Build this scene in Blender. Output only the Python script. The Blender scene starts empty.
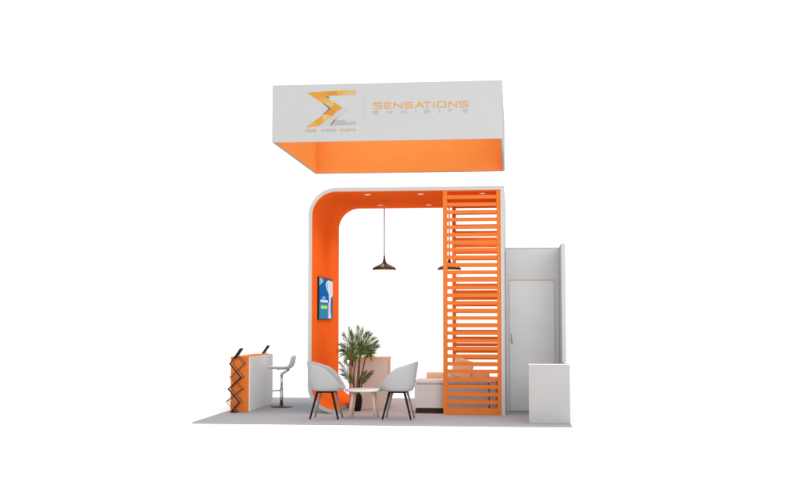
import bpy, bmesh, math, random
from mathutils import Vector, Matrix
random.seed(7)
S = bpy.context.scene
C = S.collection
PI = math.pi

# ------------------------------------------------------------------ materials
def mat(name, col, rough=0.5, spec=0.5, metal=0.0, emit=0.0, bump=0.0, bscale=200, var=0.0, vscale=3.0,
        alpha=1.0, coat=0.0, stretch=(1, 1, 1), ecol=None, trans=0.0):
    m = bpy.data.materials.new(name)
    m.use_nodes = True
    nt = m.node_tree
    b = nt.nodes['Principled BSDF']
    b.inputs['Base Color'].default_value = (*col, 1)
    b.inputs['Roughness'].default_value = rough
    b.inputs['Specular IOR Level'].default_value = spec
    b.inputs['Metallic'].default_value = metal
    b.inputs['Alpha'].default_value = alpha
    b.inputs['Coat Weight'].default_value = coat
    b.inputs['Transmission Weight'].default_value = trans
    if emit:
        b.inputs['Emission Color'].default_value = (*(ecol or col), 1)
        b.inputs['Emission Strength'].default_value = emit
    tc = nt.nodes.new('ShaderNodeTexCoord')
    mp = nt.nodes.new('ShaderNodeMapping')
    mp.inputs['Scale'].default_value = stretch
    nt.links.new(tc.outputs['Object'], mp.inputs['Vector'])
    if var:
        n = nt.nodes.new('ShaderNodeTexNoise')
        n.inputs['Scale'].default_value = vscale
        n.inputs['Detail'].default_value = 5
        nt.links.new(mp.outputs['Vector'], n.inputs['Vector'])
        r = nt.nodes.new('ShaderNodeValToRGB')
        r.color_ramp.elements[0].position = 0.3
        r.color_ramp.elements[1].position = 0.7
        r.color_ramp.elements[0].color = (*[c * (1 - var) for c in col], 1)
        r.color_ramp.elements[1].color = (*[min(1, c * (1 + var)) for c in col], 1)
        nt.links.new(n.outputs['Fac'], r.inputs['Fac'])
        nt.links.new(r.outputs['Color'], b.inputs['Base Color'])
    if bump:
        n2 = nt.nodes.new('ShaderNodeTexNoise')
        n2.inputs['Scale'].default_value = bscale
        n2.inputs['Detail'].default_value = 3
        nt.links.new(mp.outputs['Vector'], n2.inputs['Vector'])
        bp = nt.nodes.new('ShaderNodeBump')
        bp.inputs['Strength'].default_value = bump
        bp.inputs['Distance'].default_value = 0.004
        nt.links.new(n2.outputs['Fac'], bp.inputs['Height'])
        nt.links.new(bp.outputs['Normal'], b.inputs['Normal'])
    return m

ORANGE = (0.74, 0.19, 0.032)
M = dict(
    white=mat('white_laminate', (0.48, 0.476, 0.472), 0.5, 0.2, bump=0.03, bscale=60, var=0.012),
    counterw=mat('white_counter_panel', (0.76, 0.745, 0.735), 0.5, 0.2, var=0.01),
    loww=mat('white_low_wall', (0.405, 0.398, 0.392), 0.5, 0.2, bump=0.03, bscale=60, var=0.02),
    fabric=mat('white_sign_fabric', (0.445, 0.445, 0.445), 0.8, 0.1, bump=0.08, bscale=400, var=0.01),
    wallw=mat('white_wall_panel', (0.58, 0.57, 0.575), 0.55, 0.25, var=0.012),
    doorw=mat('white_door', (0.66, 0.652, 0.655), 0.5, 0.2, var=0.01),
    orange=mat('orange_laminate', ORANGE, 0.8, 0.1, var=0.03, vscale=2.5, bump=0.03, bscale=80),
    slats=mat('orange_slats', (0.65, 0.165, 0.028), 0.8, 0.1, var=0.05, vscale=3, stretch=(1, 1, 12), bump=0.03, bscale=80),
    lining=mat('orange_lining', (0.79, 0.150, 0.020), 0.9, 0.0, var=0.05, vscale=2, stretch=(1, 5, 1), bump=0.03, bscale=70),
    seam=mat('orange_seam', (0.78, 0.24, 0.07), 0.9, 0.0),
    signor=mat('orange_sign_fabric', (0.93, 0.315, 0.072), 0.9, 0.0, var=0.02, bump=0.06, bscale=400),
    carpet=mat('grey_carpet', (0.375, 0.370, 0.396), 0.95, 0.1, bump=0.7, bscale=260, var=0.09, vscale=45),
    ground=mat('white_floor', (0.98, 0.98, 0.98), 0.9, 0.0, var=0.002),
    black=mat('black_metal', (0.010, 0.009, 0.009), 0.6, 0.15, bump=0.03),
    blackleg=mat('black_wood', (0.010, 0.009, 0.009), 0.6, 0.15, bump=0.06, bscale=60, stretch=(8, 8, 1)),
    litleg=mat('lit_black_wood', (0.25, 0.225, 0.23), 0.6, 0.2, bump=0.06, bscale=60, stretch=(8, 8, 1), var=0.08),  # paler copy of the black leg wood, light put into the colour
    chrome=mat('chrome', (0.62, 0.62, 0.64), 0.22, 0.5, metal=1.0),
    basemetal=mat('dark_base', (0.07, 0.045, 0.042), 0.5, 0.3, metal=0.0),
    shell=mat('white_shell_fabric', (0.415, 0.415, 0.42), 0.8, 0.15, bump=0.12, bscale=300, var=0.015, vscale=8),
    cushion=mat('pale_cushion', (0.62, 0.57, 0.545), 0.85, 0.2, bump=0.15, bscale=300, var=0.03),
    tabletop=mat('white_table_top', (0.66, 0.645, 0.63), 0.35, 0.4, var=0.01),
    wood=mat('pale_wood', (0.60, 0.43, 0.35), 0.5, 0.3, var=0.12, vscale=12, stretch=(6, 6, 0.7), bump=0.05, bscale=40),
    stoolw=mat('white_stool', (0.86, 0.86, 0.86), 0.5, 0.3, var=0.01),
    peach=mat('bounce_tinted_panel', (0.60, 0.49, 0.43), 0.6, 0.25, var=0.03, vscale=4),  # white cabinet panels; orange bounce light partly put into the colour
    peachc=mat('peach_cushion', (0.72, 0.50, 0.36), 0.85, 0.2, var=0.04, vscale=6, bump=0.15, bscale=250),
    sofaw=mat('pale_sofa', (0.56, 0.50, 0.48), 0.8, 0.2, var=0.03, vscale=8, bump=0.15, bscale=250),
    gold=mat('gold_trim', (0.85, 0.50, 0.16), 0.5, 0.3, var=0.05),
    copper=mat('dark_copper', (0.026, 0.010, 0.008), 0.5, 0.3, metal=0.0, var=0.25, vscale=20),
    glow=mat('warm_diffuser', (0.9, 0.75, 0.6), 0.5, 0.2, emit=0.9, ecol=(1.0, 0.62, 0.36)),
    cord=mat('taupe_cord', (0.56, 0.56, 0.52), 0.7, 0.2, bump=0.2, bscale=300),
    dlight=mat('downlight_glow', (0.9, 0.88, 0.85), 0.4, 0.2, emit=0.9, ecol=(1.0, 0.88, 0.80)),
    dtrim=mat('downlight_trim', (0.62, 0.60, 0.58), 0.35, 0.4),
    pot=mat('black_pot', (0.006, 0.005, 0.005), 0.5, 0.15, bump=0.05, bscale=20),
    soil=mat('soil', (0.03, 0.02, 0.012), 0.95, 0.1, bump=0.8, bscale=80, var=0.4, vscale=40),
    stem=mat('palm_stem', (0.10, 0.06, 0.035), 0.8, 0.2, var=0.35, vscale=25, stretch=(1, 1, 4), bump=0.3, bscale=40),
    leaf=mat('palm_leaf', (0.09, 0.13, 0.024), 0.6, 0.12, var=0.3, vscale=9),
    leafd=mat('palm_leaf_deep', (0.06, 0.095, 0.018), 0.6, 0.12, var=0.3, vscale=9),
    leafy=mat('palm_leaf_pale', (0.17, 0.17, 0.04), 0.6, 0.12, var=0.3, vscale=9),
    darkbrown=mat('dark_brown_panel', (0.045, 0.026, 0.02), 0.7, 0.1, var=0.3, vscale=20),
    acryl=mat('smoked_acrylic', (0.62, 0.26, 0.15), 0.25, 0.5, alpha=0.55),
    brass=mat('bronze_bar', (0.07, 0.05, 0.03), 0.4, 0.5, metal=0.4),
    steel=mat('door_handle_steel', (0.50, 0.47, 0.48), 0.35, 0.5, metal=0.4),
    l_or=mat('print_orange', (0.54, 0.245, 0.03), 0.7, 0.2),
    l_or2=mat('print_light_orange', (0.54, 0.28, 0.07), 0.7, 0.2),
    l_or3=mat('print_deep_orange', (0.54, 0.20, 0.025), 0.7, 0.2),
    l_or4=mat('print_pale_gold', (0.52, 0.35, 0.13), 0.7, 0.2),
    l_gr=mat('print_light_grey', (0.42, 0.415, 0.42), 0.7, 0.2),
    l_gr2=mat('print_mid_grey', (0.34, 0.33, 0.335), 0.7, 0.2),
    l_gr3=mat('print_dark_grey', (0.14, 0.14, 0.17), 0.7, 0.2),
    l_line=mat('print_pale_line', (0.58, 0.40, 0.24), 0.7, 0.2),
)
def scr(name, col):
    return mat(name, tuple(c * 0.12 for c in col), 0.8, 0.0, emit=0.8, ecol=col)
M.update(s_blue=scr('screen_blue', (0.012, 0.15, 0.47)), s_teal=scr('screen_teal', (0.035, 0.28, 0.50)),
         s_white=scr('screen_white', (0.75, 0.82, 0.88)), s_lime=scr('screen_lime', (0.62, 0.85, 0.10)),
         s_peach=scr('screen_peach', (0.80, 0.50, 0.36)), s_light=scr('screen_light_blue', (0.25, 0.50, 0.75)))

# ------------------------------------------------------------------ helpers
def thing(name, label, cat, loc=(0, 0, 0), rotz=0, group=None):
    o = bpy.data.objects.new(name, None)
    C.objects.link(o)
    o.location = loc
    o.rotation_euler = (0, 0, rotz)
    o.empty_display_size = 0.1
    o['label'] = label
    o['category'] = cat
    if group: o['group'] = group
    return o

def obj(name, bm, m, parent=None, smooth=False, label=None):
    me = bpy.data.meshes.new(name)
    bmesh.ops.recalc_face_normals(bm, faces=bm.faces)
    bm.to_mesh(me)
    bm.free()
    for x in (m if isinstance(m, (list, tuple)) else [m]):
        me.materials.append(x)
    if smooth:
        for p in me.polygons: p.use_smooth = True
    o = bpy.data.objects.new(name, me)
    C.objects.link(o)
    if parent: o.parent = parent
    if label: o['label'] = label
    return o

def box(bm, x0, x1, y0, y1, z0, z1, bev=0.004, seg=2, mi=0, mtx=None):
    vs = [bm.verts.new((x, y, z)) for z in (z0, z1) for y in (y0, y1) for x in (x0, x1)]
    fs = [bm.faces.new([vs[i] for i in q]) for q in
          ((0, 2, 3, 1), (4, 5, 7, 6), (0, 1, 5, 4), (2, 6, 7, 3), (0, 4, 6, 2), (1, 3, 7, 5))]
    for f in fs: f.material_index = mi
    if mtx is not None: bmesh.ops.transform(bm, matrix=mtx, verts=vs)
    if bev > 0:
        es = {e for f in fs for e in f.edges}
        r = bmesh.ops.bevel(bm, geom=list(es), offset=bev, segments=seg, affect='EDGES', profile=0.5, clamp_overlap=True)
        for f in r['faces']: f.material_index = mi

def bx(*a, **k):
    bm = bmesh.new(); box(bm, *a, **k); return bm

def tube(bm, pts, rad, n=10, cap=True, mi=0):
    pts = [Vector(p) for p in pts]
    rads = rad if isinstance(rad, (list, tuple)) else [rad] * len(pts)
    rings = []
    prev = None
    for i, p in enumerate(pts):
        d = (pts[min(i + 1, len(pts) - 1)] - pts[max(i - 1, 0)]).normalized()
        if prev is None:
            a = Vector((0, 0, 1)) if abs(d.z) < 0.9 else Vector((1, 0, 0))
            u = d.cross(a).normalized()
        else:
            u = (prev - d * prev.dot(d)).normalized()
        prev = u
        v = d.cross(u)
        rings.append([bm.verts.new(p + (u * math.cos(2 * PI * k / n) + v * math.sin(2 * PI * k / n)) * rads[i]) for k in range(n)])
    for a, b in zip(rings, rings[1:]):
        for k in range(n):
            f = bm.faces.new((a[k], a[(k + 1) % n], b[(k + 1) % n], b[k])); f.material_index = mi
    if cap:
        bm.faces.new(rings[0]).material_index = mi
        bm.faces.new(rings[-1]).material_index = mi

def lathe(bm, prof, n=40, c=(0, 0), mi=0):
    rings = []
    for r, z in prof:
        if r < 1e-5: rings.append([bm.verts.new((c[0], c[1], z))])
        else: rings.append([bm.verts.new((c[0] + r * math.cos(2 * PI * k / n), c[1] + r * math.sin(2 * PI * k / n), z)) for k in range(n)])
    for a, b in zip(rings, rings[1:]):
        for k in range(n):
            k2 = (k + 1) % n
            if len(a) == 1 and len(b) == 1: continue
            if len(a) == 1: q = (a[0], b[k2], b[k])
            elif len(b) == 1: q = (a[k], a[k2], b[0])
            else: q = (a[k], a[k2], b[k2], b[k])
            bm.faces.new(q).material_index = mi

def prism_y(bm, pts, y0, y1, mi=0):          # closed polygon in XZ, given a real thickness along Y
    a = [bm.verts.new((x, y0, z)) for x, z in pts]
    b = [bm.verts.new((x, y1, z)) for x, z in pts]
    bm.faces.new(a).material_index = mi
    bm.faces.new(b[::-1]).material_index = mi
    n = len(pts)
    for i in range(n):
        bm.faces.new((a[i], b[i], b[(i + 1) % n], a[(i + 1) % n])).material_index = mi

# ------------------------------------------------------------------ the setting
g = bmesh.new()
box(g, -150, 160, -150, 160, -0.5, -0.024, bev=0)
o = obj('ground', g, M['ground']); o['kind'] = 'structure'
o = obj('floor', bx(0, 6.1, 0, 5.69, -0.02, 0.0, bev=0.003), M['carpet']); o['kind'] = 'structure'

# ------------------------------------------------------------------ hanging sign
SX0, SX1, SY0, SY1, SZ0, SZ1, ST = 1.09, 5.037, 0.86, 4.94, 4.70, 5.694, 0.035
sign = thing('hanging_sign', 'square box sign hanging over the stand, white with orange inside, exhibitor name in front', 'hanging sign',
             ((SX0 + SX1) / 2, (SY0 + SY1) / 2, SZ0))
def loc_child(o, root):
    # geometry was written in world coordinates: shift the child so the thing keeps its own base point
    o.location = -root.location
    return o
front = loc_child(obj('sign_panel', bx(SX0, SX1, SY0, SY0 + ST, SZ0, SZ1, bev=0.005), M['fabric'], sign, label='white front panel with the printed emblem and lettering'), sign)
back = loc_child(obj('sign_panel', bx(SX0, SX1, SY1 - ST, SY1, SZ0, SZ1, bev=0.005), M['fabric'], sign), sign)
left = loc_child(obj('sign_panel', bx(SX0, SX0 + ST, SY0 + ST + .001, SY1 - ST - .001, SZ0, SZ1, bev=0.003), M['fabric'], sign), sign)
right = loc_child(obj('sign_panel', bx(SX1 - ST, SX1, SY0 + ST + .001, SY1 - ST - .001, SZ0, SZ1, bev=0.003), M['fabric'], sign), sign)
L = 0.008
i0, i1, j0, j1 = SX0 + ST, SX1 - ST, SY0 + ST, SY1 - ST
obj('lining', bx(i0 + .001, i1 - .001, j0 + .001, j0 + L, SZ0 + .012, SZ1 - .01, bev=0.001, seg=1), M['signor'], front)
obj('lining', bx(i0 + .001, i1 - .001, j1 - L, j1 - .001, SZ0 + .012, SZ1 - .01, bev=0.001, seg=1), M['signor'], back)
obj('lining', bx(i0 + .001, i0 + L, j0 + L + .001, j1 - L - .001, SZ0 + .012, SZ1 - .01, bev=0.001, seg=1), M['signor'], left)
obj('lining', bx(i1 - L, i1 - .001, j0 + L + .001, j1 - L - .001, SZ0 + .012, SZ1 - .01, bev=0.001, seg=1), M['signor'], right)

# emblem and lettering, printed in thin film on the front panel (u to the right, w up)
YP = SY0 - 0.0035
def zig(u, v):      # emblem grid units -> metres on the panel
    return (1.682 + (u - 128) * 0.00225, 5.567 - (v - 95) * 0.00232 + (u - 128) * 0.00004)
em = bmesh.new()
def poly(pts, mi, d=0.0):
    prism_y(em, [zig(*p) for p in pts], YP - d, SY0 - 0.0005, mi)
poly([(135, 102), (262, 99), (300, 131), (213, 156)], 0)
poly([(262, 99), (360, 97), (380, 131), (300, 131)], 2)
poly([(360, 97), (440, 96), (410, 131), (380, 131)], 1)
poly([(440, 96), (510, 95), (511, 130), (410, 131)], 3)
poly([(213, 156), (278, 137), (322, 172), (262, 190)], 1)
poly([(262, 190), (322, 172), (352, 182), (320, 225)], 3)
poly([(352.5, 182.6), (410, 226), (362, 250), (320.5, 225.3)], 0)
poly([(320, 226), (362, 251), (332, 282), (268, 265)], 2)
poly([(268, 266), (332, 283), (262, 330), (252, 278)], 3)
poly([(250, 279), (261, 331), (232, 346), (190, 318)], 0)
poly([(189, 319), (231, 347), (222, 357), (128, 360)], 1)
poly([(278, 135), (300, 135), (312, 152), (286, 143)], 6)
poly([(254, 184), (266, 186), (324, 226), (262, 272), (258, 268), (304, 227)], 6, 0.001)
poly([(412, 230), (430, 232), (446, 243), (380, 292), (350, 298), (320, 300), (338, 282), (366, 254)], 4)
poly([(318, 301), (345, 300), (342, 309), (300, 352), (236, 356)], 4)
poly([(352, 299), (378, 294.5), (354, 316), (345, 309)], 5)
poly([(352.5, 317), (322, 353), (315, 352), (344, 311)], 6)
poly([(354, 317), (430, 316), (440, 352), (324, 354)], 5)
poly([(430.5, 316), (510, 315), (511, 332), (438, 340)], 4)
poly([(438, 341), (511, 333), (511, 351), (440.5, 352)], 5)
obj('emblem', em, [M[k] for k in ('l_or', 'l_or2', 'l_or3', 'l_or4', 'l_gr', 'l_gr2', 'l_gr3')], front, label='faceted sigma emblem in orange and grey')
obj('divider_line', bx(2.674, 2.682, YP, SY0 - .0005, 5.04, 5.475, bev=0), M['l_line'], front)

GL = {
 'S': [[(1, 1), (.12, 1), (0, .92), (0, .6), (.1, .52), (.9, .48), (1, .4), (1, .08), (.88, 0), (0, 0)]],
 'E': [[(1, 1), (0, 1), (0, 0), (1, 0)], [(0, .5), (.9, .5)]],
 'N': [[(0, 0), (0, 1), (1, 0), (1, 1)]],
 'A': [[(0, 0), (.5, 1), (1, 0)], [(.22, .34), (.78, .34)]],
 'T': [[(0, 1), (1, 1)], [(.5, 1), (.5, 0)]],
 'I': [[(.5, 0), (.5, 1)]],
 'O': [[(.12, 0), (0, .1), (0, .9), (.12, 1), (.88, 1), (1, .9), (1, .1), (.88, 0), (.12, 0)]],
 'X': [[(0, 0), (1, 1)], [(0, 1), (1, 0)]],
 'H': [[(0, 0), (0, 1)], [(1, 0), (1, 1)], [(0, .5), (1, .5)]],
 'B': [[(0, 0), (0, 1), (.85, 1), (1, .9), (1, .6), (.85, .52), (0, .52)], [(.85, .52), (1, .42), (1, .1), (.85, 0), (0, 0)]],
}
def glyph(bm, ch, x0, x1, z0, z1, w):
    k = [0]
    for line in GL[ch]:
        P = [Vector((x0 + w / 2 + (x1 - x0 - w) * u, z0 + w / 2 + (z1 - z0 - w) * v)) for u, v in line]
        for a, b in zip(P, P[1:]):
            d = (b - a)
            if d.length < 1e-6: continue
            d = d.normalized(); n = Vector((-d.y, d.x)) * w / 2; e = d * w * 0.42
            q = [a - e + n, b + e + n, b + e - n, a - e - n]
            k[0] += 1
            prism_y(bm, [(p.x, p.y) for p in q], YP + 0.0002 * k[0], SY0 - 0.0004)
sen = bmesh.new()
def sx(u): return 2.843 + (u - 75) * (4.467 - 2.843) / (620 - 75)
for ch, a, b in zip('SENSATIONS', (75, 140, 192, 253, 316, 362, 414, 440, 508, 565), (128, 180, 243, 305, 368, 408, 430, 495, 555, 620)):
    f = (a - 75) / 545
    z0 = 5.247 - 0.006 * f
    glyph(sen, ch, sx(a), sx(b), z0 + .001, z0 + 0.110, 0.0200)
obj('exhibitor_name', sen, M['l_or2'], front, label='orange wide lettering reading SENSATIONS')
exh = bmesh.new()
for ch, c in zip('EXHIBITS', (90, 170, 253, 320, 385, 452, 515, 600)):
    glyph(exh, ch, sx(c - 16), sx(c + 16), 5.155, 5.214, 0.0112)
obj('exhibitor_name', exh, M['l_gr2'], front, label='grey spaced lettering reading EXHIBITS')

def text_mesh(txt, x, z, w, h, m, parent):
    cu = bpy.data.curves.new('tagline', 'FONT')
    cu.body = txt; cu.size = 1; cu.offset = 0.004; cu.space_character = 1.12; cu.extrude = 0.001
    t = bpy.data.objects.new('tmp', cu); C.objects.link(t)
    dg = bpy.context.evaluated_depsgraph_get(); dg.update()
    me = bpy.data.meshes.new_from_object(t.evaluated_get(dg))
    bpy.data.objects.remove(t)
    xs = [v.co.x for v in me.vertices]; ys = [v.co.y for v in me.vertices]
    ax, ay = min(xs), min(ys); sx_ = w / (max(xs) - ax); sy_ = h / (max(ys) - ay)
    for v in me.vertices:
        X, Y, Z = v.co
        v.co = (x + (X - ax) * sx_, SY0 - 0.0025 - Z, z + (Y - ay) * sy_)
    me.materials.clear(); me.materials.append(m)
    o = bpy.data.objects.new('tagline', me); C.objects.link(o); o.parent = parent
    return o
text_mesh('think.', 1.676, 4.868, 0.205, 0.062, M['l_or2'], front)
text_mesh('create.', 1.945, 4.872, 0.275, 0.052, M['l_gr2'], front)
text_mesh('inspire.', 2.272, 4.855, 0.285, 0.072, M['l_or2'], front)

# ------------------------------------------------------------------ rounded portal
AX0, AX1, AY0, AY1, AZ, T = 1.55, 5.05, 1.81, 4.78, 4.02, 0.075
def band(off):       # open outline in XZ, inwards by off: starts on the floor, up the left side, over, down the right side
    r = 0.50 - off
    x0, x1, z0, z1 = AX0 + off, AX1 - off, off, AZ - off
    P = [(AX0 + 0.52, z0)]
    for k in range(17):
        a = -PI / 2 - k / 16 * PI / 2
        P.append((x0 + r + r * math.cos(a), z0 + r + r * math.sin(a)))
    for k in range(17):
        a = PI - k / 16 * PI / 2
        P.append((x0 + r + r * math.cos(a), z1 - r + r * math.sin(a)))
    P.append((x1, z1)); P.append((x1, 0.0))
    return P
def band_mesh(o0, o1, y0, y1):
    A, B = band(o0), band(o1)
    bm = bmesh.new()
    va = [[bm.verts.new((x, y, z)) for x, z in A] for y in (y0, y1)]
    vb = [[bm.verts.new((x, y, z)) for x, z in B] for y in (y0, y1)]
    for i in range(len(A) - 1):
        bm.faces.new((va[0][i], va[0][i + 1], va[1][i + 1], va[1][i]))
        bm.faces.new((vb[0][i], vb[0][i + 1], vb[1][i + 1], vb[1][i]))
        bm.faces.new((va[0][i], va[0][i + 1], vb[0][i + 1], vb[0][i]))
        bm.faces.new((va[1][i], va[1][i + 1], vb[1][i + 1], vb[1][i]))
    for i in (0, len(A) - 1):
        bm.faces.new((va[0][i], va[1][i], vb[1][i], vb[0][i]))
    return bm
portal = thing('portal_arch', 'tall white-edged portal with rounded left corners and an orange inner face', 'portal')
obj('portal_shell', band_mesh(0.001, T - 0.008, AY0, AY1), M['white'], portal)
lin = obj('lining', band_mesh(T - 0.0075, T, AY0 + 0.006, AY1 - 0.006), M['lining'], portal)
sm = bmesh.new()
iw = AX0 + T
for yy in (2.80, 3.79):      # joints running round the band
    A, B = band(T + 0.0005), band(T + 0.003)
    va = [[sm.verts.new((x, y, z)) for x, z in A] for y in (yy - .005, yy + .005)]
    vb = [[sm.verts.new((x, y, z)) for x, z in B] for y in (yy - .005, yy + .005)]
    for i in range(len(A) - 1):
        sm.faces.new((vb[0][i], vb[0][i + 1], vb[1][i + 1], vb[1][i]))
        sm.faces.new((va[0][i], va[0][i + 1], vb[0][i + 1], vb[0][i]))
        sm.faces.new((va[1][i], va[1][i + 1], vb[1][i + 1], vb[1][i]))
box(sm, iw + .0004, iw + .004, AY0 + .01, AY1 - .01, 3.512, 3.522, bev=0)
box(sm, iw + .0004, iw + .004, AY0 + .01, AY1 - .01, 0.498, 0.508, bev=0)
box(sm, 2.058, 2.068, AY0 + .01, AY1 - .01, AZ - T - .004, AZ - T - .0004, bev=0)
obj('panel_seam', sm, M['seam'], lin)

# ------------------------------------------------------------------ slatted screens
def make_screen(y, z1=3.945):
    t = thing('slatted_screen', 'front orange slatted screen, full height, flush with the white front edge of the portal', 'slatted screen', (3.965, y, 0), 0, 'orange slatted screens of the portal')
    w, d = 1.008, 0.05
    f = bmesh.new()
    box(f, 0, .076, 0, d, 0.001, z1 - .001, bev=.003)
    box(f, w - .060, w, 0, d, 0.001, z1 - .001, bev=.003)
    box(f, .0765, w - .0605, .001, d - .001, 0.002, .117, bev=.002)
    box(f, .0765, w - .0605, .001, d - .001, 3.931, z1 - .002, bev=.002)
    obj('frame', f, M['slats'], t)
    s = bmesh.new()
    for k in range(28):
        zc = .152 + (k + .5) * .1337
        box(s, .0767, w - .0607, .006, d - .006, zc - .0325, zc + .0325, bev=.002)
    obj('slats', s, M['slats'], t)
    return t
def copy_tree(o, parent=None):
    c = o.copy(); C.objects.link(c); c.parent = parent
    for ch in list(o.children): copy_tree(ch, c)
    return c
scr1 = make_screen(AY0 + 0.008)
scr2 = copy_tree(scr1); scr2.location = (3.965, AY1 - 0.06, 0)
scr2['label'] = 'rear orange slatted screen, seen through the gaps of the front one'

# ------------------------------------------------------------------ recessed ceiling lights
names = {(0, 0): 'front left downlight, recessed in the orange portal ceiling nearest its rounded corner',
         (0, 1): 'rear left downlight, recessed in the orange ceiling just left of the hanging cord',
         (1, 0): 'front middle downlight in the orange ceiling, between the hanging lamp and the slatted screen',
         (1, 1): 'rear middle downlight in the orange ceiling, just left of the slatted screen',
         (2, 0): 'front right downlight in the orange ceiling, seen through the top gap of the slatted screen',
         (2, 1): 'rear right downlight in the orange ceiling, behind the top of the slatted screen'}
for i, x in enumerate((2.56, 3.537, 4.66)):
    for j, y in enumerate((2.25, 4.12)):
        t = thing('ceiling_light', names[(i, j)], 'downlight', (x, y, AZ - T), 0, 'recessed downlights in the portal ceiling')
        b = bmesh.new(); lathe(b, [(.062, -.0005), (.062, -.008), (.048, -.010), (.046, -.004)], 28)
        obj('trim_ring', b, M['dtrim'], t, True)
        b = bmesh.new(); lathe(b, [(0, -.005), (.0455, -.005), (.0455, -.001), (0, -.001)], 28)
        obj('diffuser', b, M['dlight'], t)

# ------------------------------------------------------------------ pendant lamps
def pendant(x, y, label):
    t = thing('pendant_lamp', label, 'pendant lamp', (x, y, AZ - T), 0, 'pendant lamps hanging in the portal')
    top = -0.003
    b = bmesh.new(); lathe(b, [(0, top), (.03, top), (.03, top - .018), (.027, top - .024), (0, top - .024)], 28)
    obj('ceiling_rose', b, M['orange'], t, True)
    b = bmesh.new(); tube(b, [(0, 0, top - .02), (0, 0, -1.075)], .0125, 12)
    obj('cord', b, M['cord'], t, True)
    z = -1.345
    b = bmesh.new()
    lathe(b, [(.0, z + .288), (.016, z + .288), (.018, z + .235), (.024, z + .21), (.028, z + .18), (.040, z + .158), (.062, z + .138), (.10, z + .118),
              (.15, z + .092), (.20, z + .066), (.222, z + .046), (.228, z + .026), (.222, z + .014), (.215, z + .022), (.19, z + .055), (.09, z + .105), (0, z + .12)], 48)
    obj('lamp_shade', b, M['copper'], t, True)
    b = bmesh.new()
    lathe(b, [(0, z - .004), (.10, z + .0), (.18, z + .010), (.205, z + .018), (.20, z + .024), (0, z + .030)], 40)
    obj('diffuser', b, M['glow'], t, True)
    return t
pendant(2.732, 3.40, 'dark copper pendant lamp hanging free in the open middle of the portal')
pendant(3.976, 3.53, 'dark copper pendant lamp hanging half hidden behind the left edge of the slatted screen')

# ------------------------------------------------------------------ wall television
tv = thing('television', 'flat blue-lit television in portrait format on the orange left wall of the portal', 'television', (iw + .004, 3.075, 2.057))
W2, H2 = 0.755, 0.392
b = bmesh.new(); box(b, .0, .028, -W2, W2, -H2, H2, bev=.004)
obj('bezel', b, M['black'], tv)
s = bmesh.new()
def pane(u0, v0, u1, v1, mi, k):
    y0, y1 = -W2 + .025 + u0 * (2 * W2 - .05), -W2 + .025 + u1 * (2 * W2 - .05)
    z1, z0 = H2 - .018 - v0 * (2 * H2 - .036), H2 - .018 - v1 * (2 * H2 - .036)
    box(s, .0285, .0292 + k * .0006, y0, y1, z0, z1, bev=0, mi=mi)
def shape(pts, mi, k):
    q = [(-W2 + .025 + u * (2 * W2 - .05), H2 - .018 - v * (2 * H2 - .036)) for u, v in pts]
    x0, x1 = .0285, .0292 + k * .0006
    a = [s.verts.new((x0, y, z)) for y, z in q]; c = [s.verts.new((x1, y, z)) for y, z in q]
    s.faces.new(a).material_index = mi; s.faces.new(c[::-1]).material_index = mi
    for i in range(len(q)):
        s.faces.new((a[i], c[i], c[(i + 1) % len(q)], a[(i + 1) % len(q)])).material_index = mi
pane(0, 0, 1, 1, 0, 0)
pane(0, .62, .66, 1, 1, 1)
shape([(0, 0), (.2, 0), (.3, .06), (.1, .16), (0, .2)], 3, 1.5)
shape([(.52, .07), (.66, .02), (1, .04), (1, .40), (.92, .46), (.80, .40), (.66, .34), (.52, .24), (.46, .14)], 2, 2)
shape([(.68, .3), (.88, .36), (.84, .6), (.84, .8), (.90, 1), (.68, 1), (.72, .8), (.72, .6)], 2, 3)
shape([(.66, .60), (.72, .58), (.72, .8), (.69, 1), (.65, 1)], 4, 4)
shape([(.56, .1), (.64, .1), (.62, .26), (.56, .22)], 3, 3)
pane(.22, .45, .44, .52, 3, 5)
pane(.08, .535, .62, .60, 2, 6)
pane(.12, .68, .56, .755, 5, 7)
shape([(.10, .06), (.24, .05), (.22, .11), (.12, .12)], 4, 5)
obj('screen', s, [M[k] for k in ('s_blue', 's_teal', 's_white', 's_light', 's_peach', 's_lime')], tv)

# ------------------------------------------------------------------ front left counter
ct = thing('reception_counter', 'tall orange counter with a white long side at the left edge of the stand', 'counter', (0.1, 2.01, 0))
obj('counter_body', bx(0, .335, 0, 1.86, 0.002, .968, bev=.004), M['orange'], ct)
obj('side_panel', bx(.3355, .355, .001, 1.859, 0.003, .985, bev=.003), M['counterw'], ct, label='white panel facing the seating area')
obj('countertop', bx(.0, .3350, -.004, 1.864, .9685, .990, bev=.003), M['orange'], ct)

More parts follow.
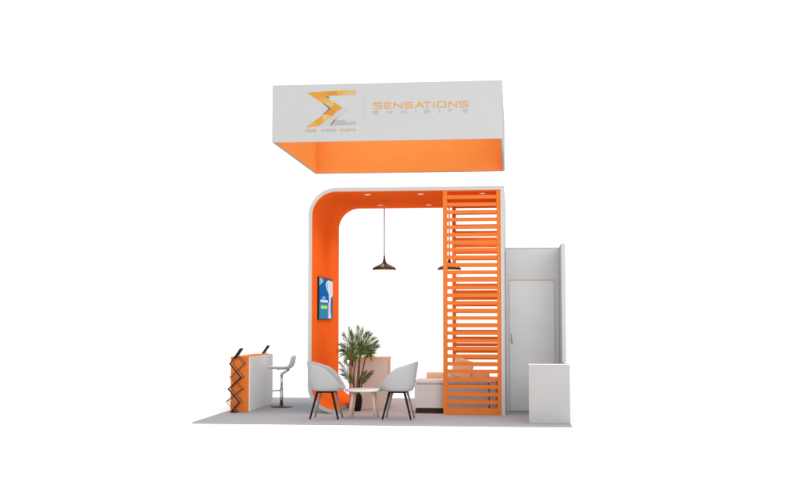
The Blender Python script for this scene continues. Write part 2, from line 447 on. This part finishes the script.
# ------------------------------------------------------------------ brochure racks
def rack(y, label):
    t = thing('brochure_rack', label, 'brochure rack', (0, y, 0), 0, 'zigzag brochure racks at the ends of the counter')
    A = [(0.332, 1.137), (0.146, 0.871), (0.349, 0.630), (0.123, 0.420), (0.323, 0.196), (0.179, 0.016)]
    B = [(0.270, 1.000), (0.389, 0.870), (0.138, 0.629), (0.353, 0.418), (0.076, 0.203), (0.242, 0.012)]
    D = 0.215
    for yy, r in ((0.012, .0125), (D, .006)):
        f = bmesh.new()
        for a, c in zip(A, A[1:]): tube(f, [(a[0], yy, a[1]), (c[0], yy, c[1])], r, 8)
        for p in A: tube(f, [(p[0], yy - .009, p[1]), (p[0], yy + .009, p[1])], r * 1.15, 10)
        obj('main_frame', f, M['black'], t)
    f = bmesh.new()
    for yy in (0.034, D - .02):
        for a, c in zip(B, B[1:]): tube(f, [(a[0], yy, a[1]), (c[0], yy, c[1])], .0062, 8)
        for p in B: tube(f, [(p[0], yy - .006, p[1]), (p[0], yy + .006, p[1])], .009, 10)
    for p in B[1:5]: tube(f, [(p[0], .03, p[1]), (p[0], D - .014, p[1])], .004, 8)
    obj('scissor_frame', f, M['brass'], t)
    def slab(a, c, th, y0, y1, bm, e0=0., e1=0.):
        a = Vector((a[0], 0, a[1])); c = Vector((c[0], 0, c[1])); d = (c - a); n = Vector((-d.z, 0, d.x)).normalized() * th / 2
        a2 = a + d * e0; c2 = c - d * e1
        q = [a2 + n, c2 + n, c2 - n, a2 - n]
        prism_y(bm, [(v.x, v.z) for v in q], y0, y1)
    for i, (a, c) in enumerate(zip(A[1:-1], A[2:])):
        bm = bmesh.new(); slab(a, c, .005, .05, D - .03, bm, .05, .05)
        obj('pocket', bm, M['acryl'], t)
    bm = bmesh.new(); slab(A[1], A[0], .014, .026, D + .01, bm, .35, -.02)
    obj('top_panel', bm, M['darkbrown'], t)
    bm = bmesh.new()
    tube(bm, [(A[5][0], .0, .012), (A[5][0], D + .01, .012)], .011, 8)
    tube(bm, [(B[5][0], .0, .012), (B[5][0], D + .01, .012)], .011, 8)
    obj('foot_bar', bm, M['black'], t)
rack(1.765, 'black zigzag folding brochure rack standing in front of the orange end of the counter')
rack(3.905, 'black zigzag folding brochure rack behind the far end of the counter, mostly hidden by it')

# ------------------------------------------------------------------ bar stool
st = thing('bar_stool', 'white bar stool with a chrome column beside the white side of the counter', 'bar stool', (0.79, 3.16, 0))
b = bmesh.new(); lathe(b, [(0, .001), (.208, .001), (.21, .006), (.20, .013), (.06, .022), (.036, .04), (0, .042)], 48)
obj('base_plate', b, M['basemetal'], st, True)
b = bmesh.new(); tube(b, [(0, 0, .03), (0, 0, .35)], .030, 20); tube(b, [(0, 0, .35), (0, 0, .60)], .021, 20)
tube(b, [(0, 0, .345), (0, 0, .36)], .034, 20)
obj('column', b, M['chrome'], st, True)
b = bmesh.new()
tube(b, [(-.02, -.02, .315), (-.12, -.11, .31), (-.17, -.08, .308), (-.185, 0, .308), (-.17, .08, .308), (-.12, .11, .31), (-.02, .02, .315)], .011, 10)
obj('footrest', b, M['chrome'], st, True)
b = bmesh.new(); tube(b, [(0, 0, .59), (.0, 0, .625), (.07, 0, .665), (.15, 0, .712)], [.03, .028, .022, .018], 12)
box(b, -.09, .12, -.07, .07, .708, .719, bev=.003)
obj('seat_bracket', b, M['chrome'], st, True)
b = bmesh.new()
prof = [(-.225, .728), (-.215, .743), (-.10, .740), (.06, .738), (.15, .745), (.195, .775), (.222, .84), (.238, .91), (.248, .985)]
ths = [.010, .022, .024, .025, .027, .030, .029, .026, .020]
rows = []
NS = 12
for k in range(len(prof)):
    p = Vector((prof[k][0], prof[k][1]))
    d = Vector(prof[min(k + 1, len(prof) - 1)]) - Vector(prof[max(0, k - 1)]); d.normalize(); n = Vector((-d.y, d.x))
    row = []
    hw = .195 if k > 0 else .16
    if k == len(prof) - 1: hw = .165
    for sgn in (1, -1):
        for q in range(NS + 1):
            yv = (-hw + 2 * hw * q / NS) * sgn
            curl = (abs(yv) / .2) ** 2 * (.03 if k < 5 else .035)
            off = n * (ths[k] * sgn * math.sqrt(max(.05, 1 - (abs(yv) / (hw * 1.01)) ** 4)))
            base = p + n * curl
            row.append(b.verts.new((base.x + off.x, yv, base.y + off.y)))
    rows.append(row)
nn = len(rows[0])
for a, c in zip(rows, rows[1:]):
    for q in range(nn): b.faces.new((a[q], a[(q + 1) % nn], c[(q + 1) % nn], c[q]))
b.faces.new(rows[0]); b.faces.new(rows[-1])
o = obj('seat', b, M['stoolw'], st, True)
md = o.modifiers.new('sub', 'SUBSURF'); md.levels = 1; md.render_levels = 2

# ------------------------------------------------------------------ tub chairs
def interp(tab, x):
    if x <= tab[0][0]: return tab[0][1]
    for (a, b_), (c, d) in zip(tab, tab[1:]):
        if x <= c:
            t = (x - a) / (c - a); t = t * t * (3 - 2 * t) * .5 + t * .5
            return b_ + (d - b_) * t
    return tab[-1][1]
RIM = [(-.34, .968), (-.22, .925), (-.10, .888), (0.0, .855), (.08, .795), (.16, .715), (.24, .615), (.30, .53), (.335, .505)]
def make_chair(loc, rot, label, near):
    t = thing('tub_chair', label, 'tub chair', loc, rot, 'white tub chairs at the coffee table')
    b = bmesh.new()
    N, K = 56, 12
    grid = []
    for i in range(N):
        a = 2 * PI * i / N
        ca, sa = math.cos(a), math.sin(a)
        def sup(rx, ry, e=2.6):
            r = (abs(ca / rx) ** e + abs(sa / ry) ** e) ** (-1 / e)
            return r * ca, r * sa
        bxx, byy = sup(.235, .215)
        txx, tyy = sup(.335, .295, 2.3)
        zt = interp(RIM, txx)
        col = []
        for k in range(K + 1):
            s_ = k / K
            if k <= 3:
                f = .45 + .55 * (k / 3)
                col.append((bxx * f, byy * f, .462 + .006 * (k / 3) ** 2))
            else:
                v = (k - 3) / (K - 3)
                ez = v ** 1.05
                er = min(1, (v ** .62))
                if zt < .62: er = v ** .8
                col.append((bxx + (txx - bxx) * er, byy + (tyy - byy) * er, .468 + (zt - .468) * ez))
        grid.append([b.verts.new(p) for p in col])
    for i in range(N):
        A, B = grid[i], grid[(i + 1) % N]
        for k in range(K): b.faces.new((A[k], B[k], B[k + 1], A[k + 1]))
    b.faces.new([g_[0] for g_ in grid])
    o = obj('shell', b, M['shell'], t, True)
    md = o.modifiers.new('thick', 'SOLIDIFY'); md.thickness = .026; md.offset = -1; md.use_even_offset = True
    md = o.modifiers.new('sub', 'SUBSURF'); md.levels = 1; md.render_levels = 1
    b = bmesh.new()
    n = 40
    prof_ = [(.0, .492), (.9, .492), (1.0, .503), (1.0, .517), (.93, .530), (.5, .540), (0, .542)]
    rings = []
    for f, z in prof_:
        rings.append([b.verts.new(((.225 * f) * math.copysign(abs(math.cos(2 * PI * q / n)) ** .75, math.cos(2 * PI * q / n)) + .02,
                                   (.205 * f) * math.copysign(abs(math.sin(2 * PI * q / n)) ** .75, math.sin(2 * PI * q / n)), z)) for q in range(n)] if f else None)
    c0 = b.verts.new((.02, 0, .492)); c1 = b.verts.new((.02, 0, .542))
    R_ = [r for r in rings if r]
    for a, c in zip(R_, R_[1:]):
        for q in range(n): b.faces.new((a[q], a[(q + 1) % n], c[(q + 1) % n], c[q]))
    for q in range(n):
        b.faces.new((R_[0][q], R_[0][(q + 1) % n], c0)); b.faces.new((R_[-1][q], R_[-1][(q + 1) % n], c1))
    obj('seat_cushion', b, M['cushion'], t, True)
    for sx_ in (-1, 1):
        for sy_ in (-1, 1):
            b = bmesh.new()
            tube(b, [(.125 * sx_, .15 * sy_, .458), (.24 * sx_, .20 * sy_, .003)], [.0215, .0145], 14)
            dark = (sy_ == near)  # legs on the far side take the light-painted copy
            obj('leg', b, M['blackleg'] if dark else M['litleg'], t, True, label='black leg' if dark else 'far leg, painted grey for the light on it')
    b = bmesh.new()
    for sy_ in (-1, 1): tube(b, [(-.13, .15 * sy_, .450), (.13, .15 * sy_, .450)], .013, 10)
    for sx_ in (-1, 1): tube(b, [(.12 * sx_, -.15, .446), (.12 * sx_, .15, .446)], .011, 10)
    obj('under_frame', b, M['blackleg'], t, True)
    return t
make_chair((2.055, .885, 0), math.radians(-2), 'white tub chair on splayed legs left of the coffee table, facing right', -1)
make_chair((3.268, .955, 0), math.radians(180 - 3), 'white tub chair on splayed legs right of the coffee table, facing left', 1)

# ------------------------------------------------------------------ coffee table
tb = thing('coffee_table', 'round white coffee table with four pale wooden legs between the two tub chairs', 'coffee table', (2.665, 1.06, 0))
b = bmesh.new(); lathe(b, [(0, .447), (.30, .447), (.318, .456), (.325, .468), (.320, .480), (.308, .485), (0, .485)], 64)
obj('tabletop', b, M['tabletop'], tb, True)
for sx_ in (-1, 1):
    for sy_ in (-1, 1):
        b = bmesh.new()
        tube(b, [(.165 * sx_, .14 * sy_, .449), (.225 * sx_, .19 * sy_, .002)], [.027, .017], 14)
        obj('leg', b, M['wood'], tb, True)

# ------------------------------------------------------------------ potted palm
pp = thing('potted_palm', 'green feathery palm with brown stems in a slim black vase behind the coffee table', 'potted plant', (2.352, 2.417, 0))
b = bmesh.new()
lathe(b, [(0, .002), (.062, .002), (.070, .012), (.082, .08), (.092, .17), (.090, .235), (.080, .285), (.072, .300), (.064, .298), (.066, .27), (0, .268)], 40)
obj('pot', b, M['pot'], pp, True)
b = bmesh.new(); lathe(b, [(0, .282), (.04, .283), (.066, .276), (.066, .271), (0, .271)], 24)
obj('soil', b, M['soil'], pp)
def stem(pts, r):
    bm = bmesh.new()
    P = []
    for i in range(len(pts) - 1):
        for k in range(5):
            t = k / 5; P.append(tuple(pts[i][j] + (pts[i + 1][j] - pts[i][j]) * t for j in range(3)))
    P.append(pts[-1])
    tube(bm, P, [r * (1 - .45 * i / len(P)) * (1.12 if i % 2 else 1) for i in range(len(P))], 10)
    obj('stem', bm, M['stem'], pp, True)
stem([(0, 0, .27), (.015, 0, .50), (.03, .0, .75), (.045, 0, .98)], .027)
stem([(.02, .02, .27), (.05, .03, .55), (.11, .03, .78), (.14, .02, .93)], .017)
stem([(-.03, 0, .27), (-.055, -.02, .45), (-.06, -.02, .66), (-.04, 0, .86)], .017)
stem([(.03, -.02, .27), (.07, -.03, .38), (.09, -.03, .48)], .012)
def frond(base, tip, sag, ll, m, n=24, wid=.006):
    base = Vector(base); tip = Vector(tip)
    mid = (base + tip) / 2 + Vector((0, 0, sag))
    bm = bmesh.new()
    def q(t): return base * (1 - t) ** 2 + mid * 2 * t * (1 - t) + tip * t * t
    tube(bm, [q(k / 9) for k in range(10)], [.0055 * (1 - .75 * k / 9) for k in range(10)], 6)
    side_ref = Vector((random.uniform(-.5, .5), 1, random.uniform(-.35, .35)))
    for k in range(n):
        t = .14 + .86 * k / (n - 1)
        p = q(t); d = (q(min(1, t + .02)) - q(t - .02)).normalized()
        sd = d.cross(side_ref)
        sd = (sd.normalized() if sd.length > .1 else d.orthogonal().normalized())
        up = sd.cross(d)
        for sg in (-1, 1):
            L_ = ll * (.55 + .5 * math.sin(PI * min(1, .1 + .8 * t))) * random.uniform(.8, 1.15)
            ang = math.radians(46 - 36 * t + random.uniform(-7, 7))
            v = (d * math.cos(ang) + sd * sg * math.sin(ang) + up * random.uniform(-.18, .22)).normalized()
            w = d.cross(v).cross(v).normalized() * wid * random.uniform(.8, 1.15)
            droop = Vector((0, 0, -L_ * random.uniform(.04, .20)))
            a = p; m1 = p + v * L_ * .4 + droop * .25; e = p + v * L_ + droop
            nrm = v.cross(w).normalized() * .0012
            vs = [bm.verts.new(x) for x in (a - w * .3, m1 - w, e, m1 + w, a + w * .3)]
            v2 = [bm.verts.new(x.co - nrm) for x in vs]
            bm.faces.new(vs); bm.faces.new(v2[::-1])
            for i in range(5): bm.faces.new((vs[i], v2[i], v2[(i + 1) % 5], vs[(i + 1) % 5]))
    obj('frond', bm, m, pp)
# crown tips in the plant's own metres (x right, z up from the floor)
tips = [(-.29, 1.40), (-.20, 1.50), (-.11, 1.44), (-.02, 1.53), (.08, 1.50), (.17, 1.43), (.26, 1.40), (.34, 1.34), (.40, 1.27), (.43, 1.20), (.37, 1.10), (.26, 1.02),
        (-.32, 1.24), (-.34, 1.13), (-.30, 1.04), (-.22, .95), (.10, 1.25), (-.12, 1.22), (.20, 1.20), (.0, 1.36), (.05, 1.12), (-.14, .88)]
for i, (tx, tz) in enumerate(tips):
    bs = (.045, 0, .93) if tx > -.05 else (-.03, 0, .84)
    if i in (9, 10, 11, 8): bs = (.13, .02, .90)
    ty = random.uniform(-.26, .26)
    tx = .03 + (tx - .03) * .80; tz = tz - .03 if tz > 1.1 else tz - .01
    m = M[('leaf', 'leafd', 'leaf', 'leafy')[i % 4]]
    frond(bs, (tx, ty, tz), .10 if tz > 1.1 else .15, .18, m, 18, .0058)
for (tx, tz), bs in (((-.33, .86), (-.055, -.02, .48)), ((-.29, .74), (-.055, -.02, .46)), ((-.20, .90), (-.06, -.02, .50)), ((-.24, .66), (-.05, -.02, .45)),
                     ((.24, .66), (.07, -.03, .45)), ((.27, .71), (.07, -.03, .44)), ((.16, .70), (.07, -.03, .44))):
    frond(bs, (tx, random.uniform(-.16, .1), tz), .06, .115, M[random.choice(('leaf', 'leafd'))], 13, .006)

# ------------------------------------------------------------------ cabinet behind the plant, orange bounce tinted in
cb = thing('cabinet', 'white cabinet, peach bounce light painted in, golden edge under its top, behind the palm', 'cabinet', (2.12, 2.9, 0))
def rbox(x0, x1, y0, y1, z0, z1, r):
    bm = bmesh.new()
    P = []
    for cx, cy, a0 in ((x1 - .01, y0 + .01, -90), (x1 - .01, y1 - .01, 0), (x0 + r, y1 - r, 90), (x0 + r, y0 + r, 180)):
        rr = .01 if cx > (x0 + x1) / 2 else r
        for k in range(9):
            a = math.radians(a0 + k * 90 / 8); P.append((cx + rr * math.cos(a), cy + rr * math.sin(a)))
    lo = [bm.verts.new((x, y, z0)) for x, y in P]; hi = [bm.verts.new((x, y, z1)) for x, y in P]
    bm.faces.new(lo[::-1]); bm.faces.new(hi)
    for i in range(len(P)): bm.faces.new((lo[i], lo[(i + 1) % len(P)], hi[(i + 1) % len(P)], hi[i]))
    return bm
obj('cabinet_body', rbox(0, .735, 0, .50, .002, .912, .07), M['peach'], cb)
obj('edge_trim', rbox(-.004, .739, -.004, .504, .9125, .938, .074), M['gold'], cb, label='golden edge strip')
obj('countertop', rbox(-.008, .743, -.008, .508, .9385, .962, .078), M['peach'], cb)

# ------------------------------------------------------------------ sofa behind the screen
sf = thing('sofa', 'low pale sofa with peach back cushion on a dark plinth, behind the slatted screen', 'sofa', (3.44, 2.02, 0))
obj('plinth', bx(.015, 1.42, .05, .74, .002, .094, bev=.003), M['darkbrown'], sf)
obj('sofa_base', bx(0, 1.315, 0, .80, .095, .515, bev=.012, seg=3), M['sofaw'], sf)
obj('armrest', bx(1.33, 1.46, .002, .80, .095, .62, bev=.014, seg=3), M['sofaw'], sf)
obj('seat_cushion', bx(.012, 1.312, -.012, .56, .520, .592, bev=.022, seg=3), M['sofaw'], sf)
obj('back_cushion', bx(.165, 1.312, .575, .79, .53, .70, bev=.02, seg=3), M['peachc'], sf, label='peach back cushion')
b = bmesh.new()
box(b, -.18, .18, -.055, .055, -.17, .17, bev=.028, seg=4, mtx=Matrix.Rotation(math.radians(18), 4, 'Y'))
cu = obj('scatter_cushion', b, M['peachc'], None, True)
cu.location = (4.27, 2.60, .775)
cu['label'] = 'square peach cushion leaning askew on the sofa behind the slats'; cu['category'] = 'cushion'

# ------------------------------------------------------------------ storage room and side walls
sw = thing('storage_wall', 'tall plain white wall of the storage room with a door, right of the portal', 'wall', (5.056, 2.62, 0))
w = bmesh.new()
DX0, DX1, DZ = .060, .892, 2.385
box(w, 0, DX0 - .012, 0, .06, .002, 2.955, bev=.002)
box(w, DX1 + .012, .968, 0, .06, .002, 2.955, bev=.002)
box(w, DX0 - .0115, DX1 + .0115, 0.0005, .06, DZ + .012, 2.954, bev=.002)
obj('wall_panel', w, M['wallw'], sw)
fr = bmesh.new()
box(fr, DX0 - .0115, DX0 + .012, -.008, .05, .003, DZ, bev=.002)
box(fr, DX1 - .012, DX1 + .0115, -.008, .05, .003, DZ, bev=.002)
obj('door_frame', fr, M['wallw'], sw)
obj('door_head_glow', bx(DX0 - .0115, DX1 + .0115, -.009, .05, DZ + .0005, DZ + .018, bev=.002), mat('door_glow_tint', (.66, .52, .44), .5, .3), sw, label='thin strip over the door, orange glow painted in peach')  # orange glow line above the door, put into this strip's colour
dr = obj('door', bx(DX0 + .015, DX1 - .015, .012, .05, .008, DZ - .004, bev=.003), M['doorw'], sw)
h = bmesh.new()
box(h, .098, .132, -.014, .0115, 1.235, 1.405, bev=.008, seg=3)
box(h, .106, .124, -.020, -.0145, 1.262, 1.378, bev=.002)
obj('handle', h, M['steel'], dr, True)
obj('top_trim', bx(-.004, .968, -.004, .064, 2.956, 2.972, bev=.002), M['white'], sw)
obj('side_panel', bx(.0, .05, .0605, 2.15, .002, 2.954, bev=.002), M['wallw'], sw)
obj('rear_panel', bx(.0505, 1.03, 2.09, 2.15, .002, 2.954, bev=.002), M['wallw'], sw)

tw = thing('side_wall', 'tall narrow white wall end rising behind the low wall at the right edge', 'wall', (6.028, 1.594, 0))
obj('wall_panel', bx(0, .068, 0, 3.17, .002, 2.952, bev=.003), M['white'], tw)
obj('top_cap', bx(-.003, .071, -.003, 3.173, 2.9525, 2.970, bev=.003), M['white'], tw)

lw = thing('low_wall', 'waist-high white L-shaped wall at the front right corner of the stand', 'low wall', (5.437, .335, 0))
obj('front_panel', bx(0, .655, 0, .06, .002, .935, bev=.003), M['loww'], lw)
obj('return_panel', bx(.592, .655, .0605, 1.256, .002, .9345, bev=.003), M['loww'], lw)
cp = bmesh.new()
box(cp, -.004, .659, -.004, .064, .9355, .952, bev=.003)
box(cp, .588, .659, .0645, 1.255, .9355, .952, bev=.003)
obj('top_cap', cp, M['tabletop'], lw)

# ------------------------------------------------------------------ light, camera, render
wd = bpy.data.worlds.new('World'); S.world = wd; wd.use_nodes = True
bg = wd.node_tree.nodes['Background']
bg.inputs['Color'].default_value = (1.0, 1.0, 1.0, 1)
bg.inputs['Strength'].default_value = 1.25
def area(name, loc, target, size, energy, col):
    l = bpy.data.lights.new(name, 'AREA'); l.shape = 'RECTANGLE'; l.size = size[0]; l.size_y = size[1]; l.energy = energy; l.color = col
    o = bpy.data.objects.new(name, l); C.objects.link(o); o.location = loc
    o.rotation_euler = (Vector(target) - Vector(loc)).to_track_quat('-Z', 'Y').to_euler()
area('added_fill', (10.5, -13.5, 6.0), (2.8, 2.0, 1.6), (9, 7), 700, (1, .99, .98))  # added fill light from front right, not a lamp of the stand
for i, x in enumerate((2.56, 3.537, 4.66)):      # the lit downlights of the portal ceiling
    for y in (2.25, 4.12):
        l = bpy.data.lights.new('downlight_lamp', 'SPOT'); l.energy = 62; l.color = (1, .86, .77)
        l.spot_size = math.radians(125); l.spot_blend = 1.0; l.shadow_soft_size = .045
        o = bpy.data.objects.new('downlight_lamp', l); C.objects.link(o); o.location = (x, y, AZ - T - .03)

cam = bpy.data.cameras.new('Camera')
co = bpy.data.objects.new('Camera', cam); C.objects.link(co)
co.location = (5.2185, -17.2791, 1.6621)
co.rotation_euler = (PI / 2 + 0.0641, 0, 0.1052)
cam.sensor_width = 36; cam.lens = 36 * 1083.49 / 800
cam.clip_start = .1; cam.clip_end = 1000
S.camera = co
S.render.engine = 'CYCLES'
S.cycles.max_bounces = 8
S.view_settings.view_transform = 'Standard'
S.view_settings.look = 'None'
S.view_settings.exposure = 0
S.view_settings.gamma = 1
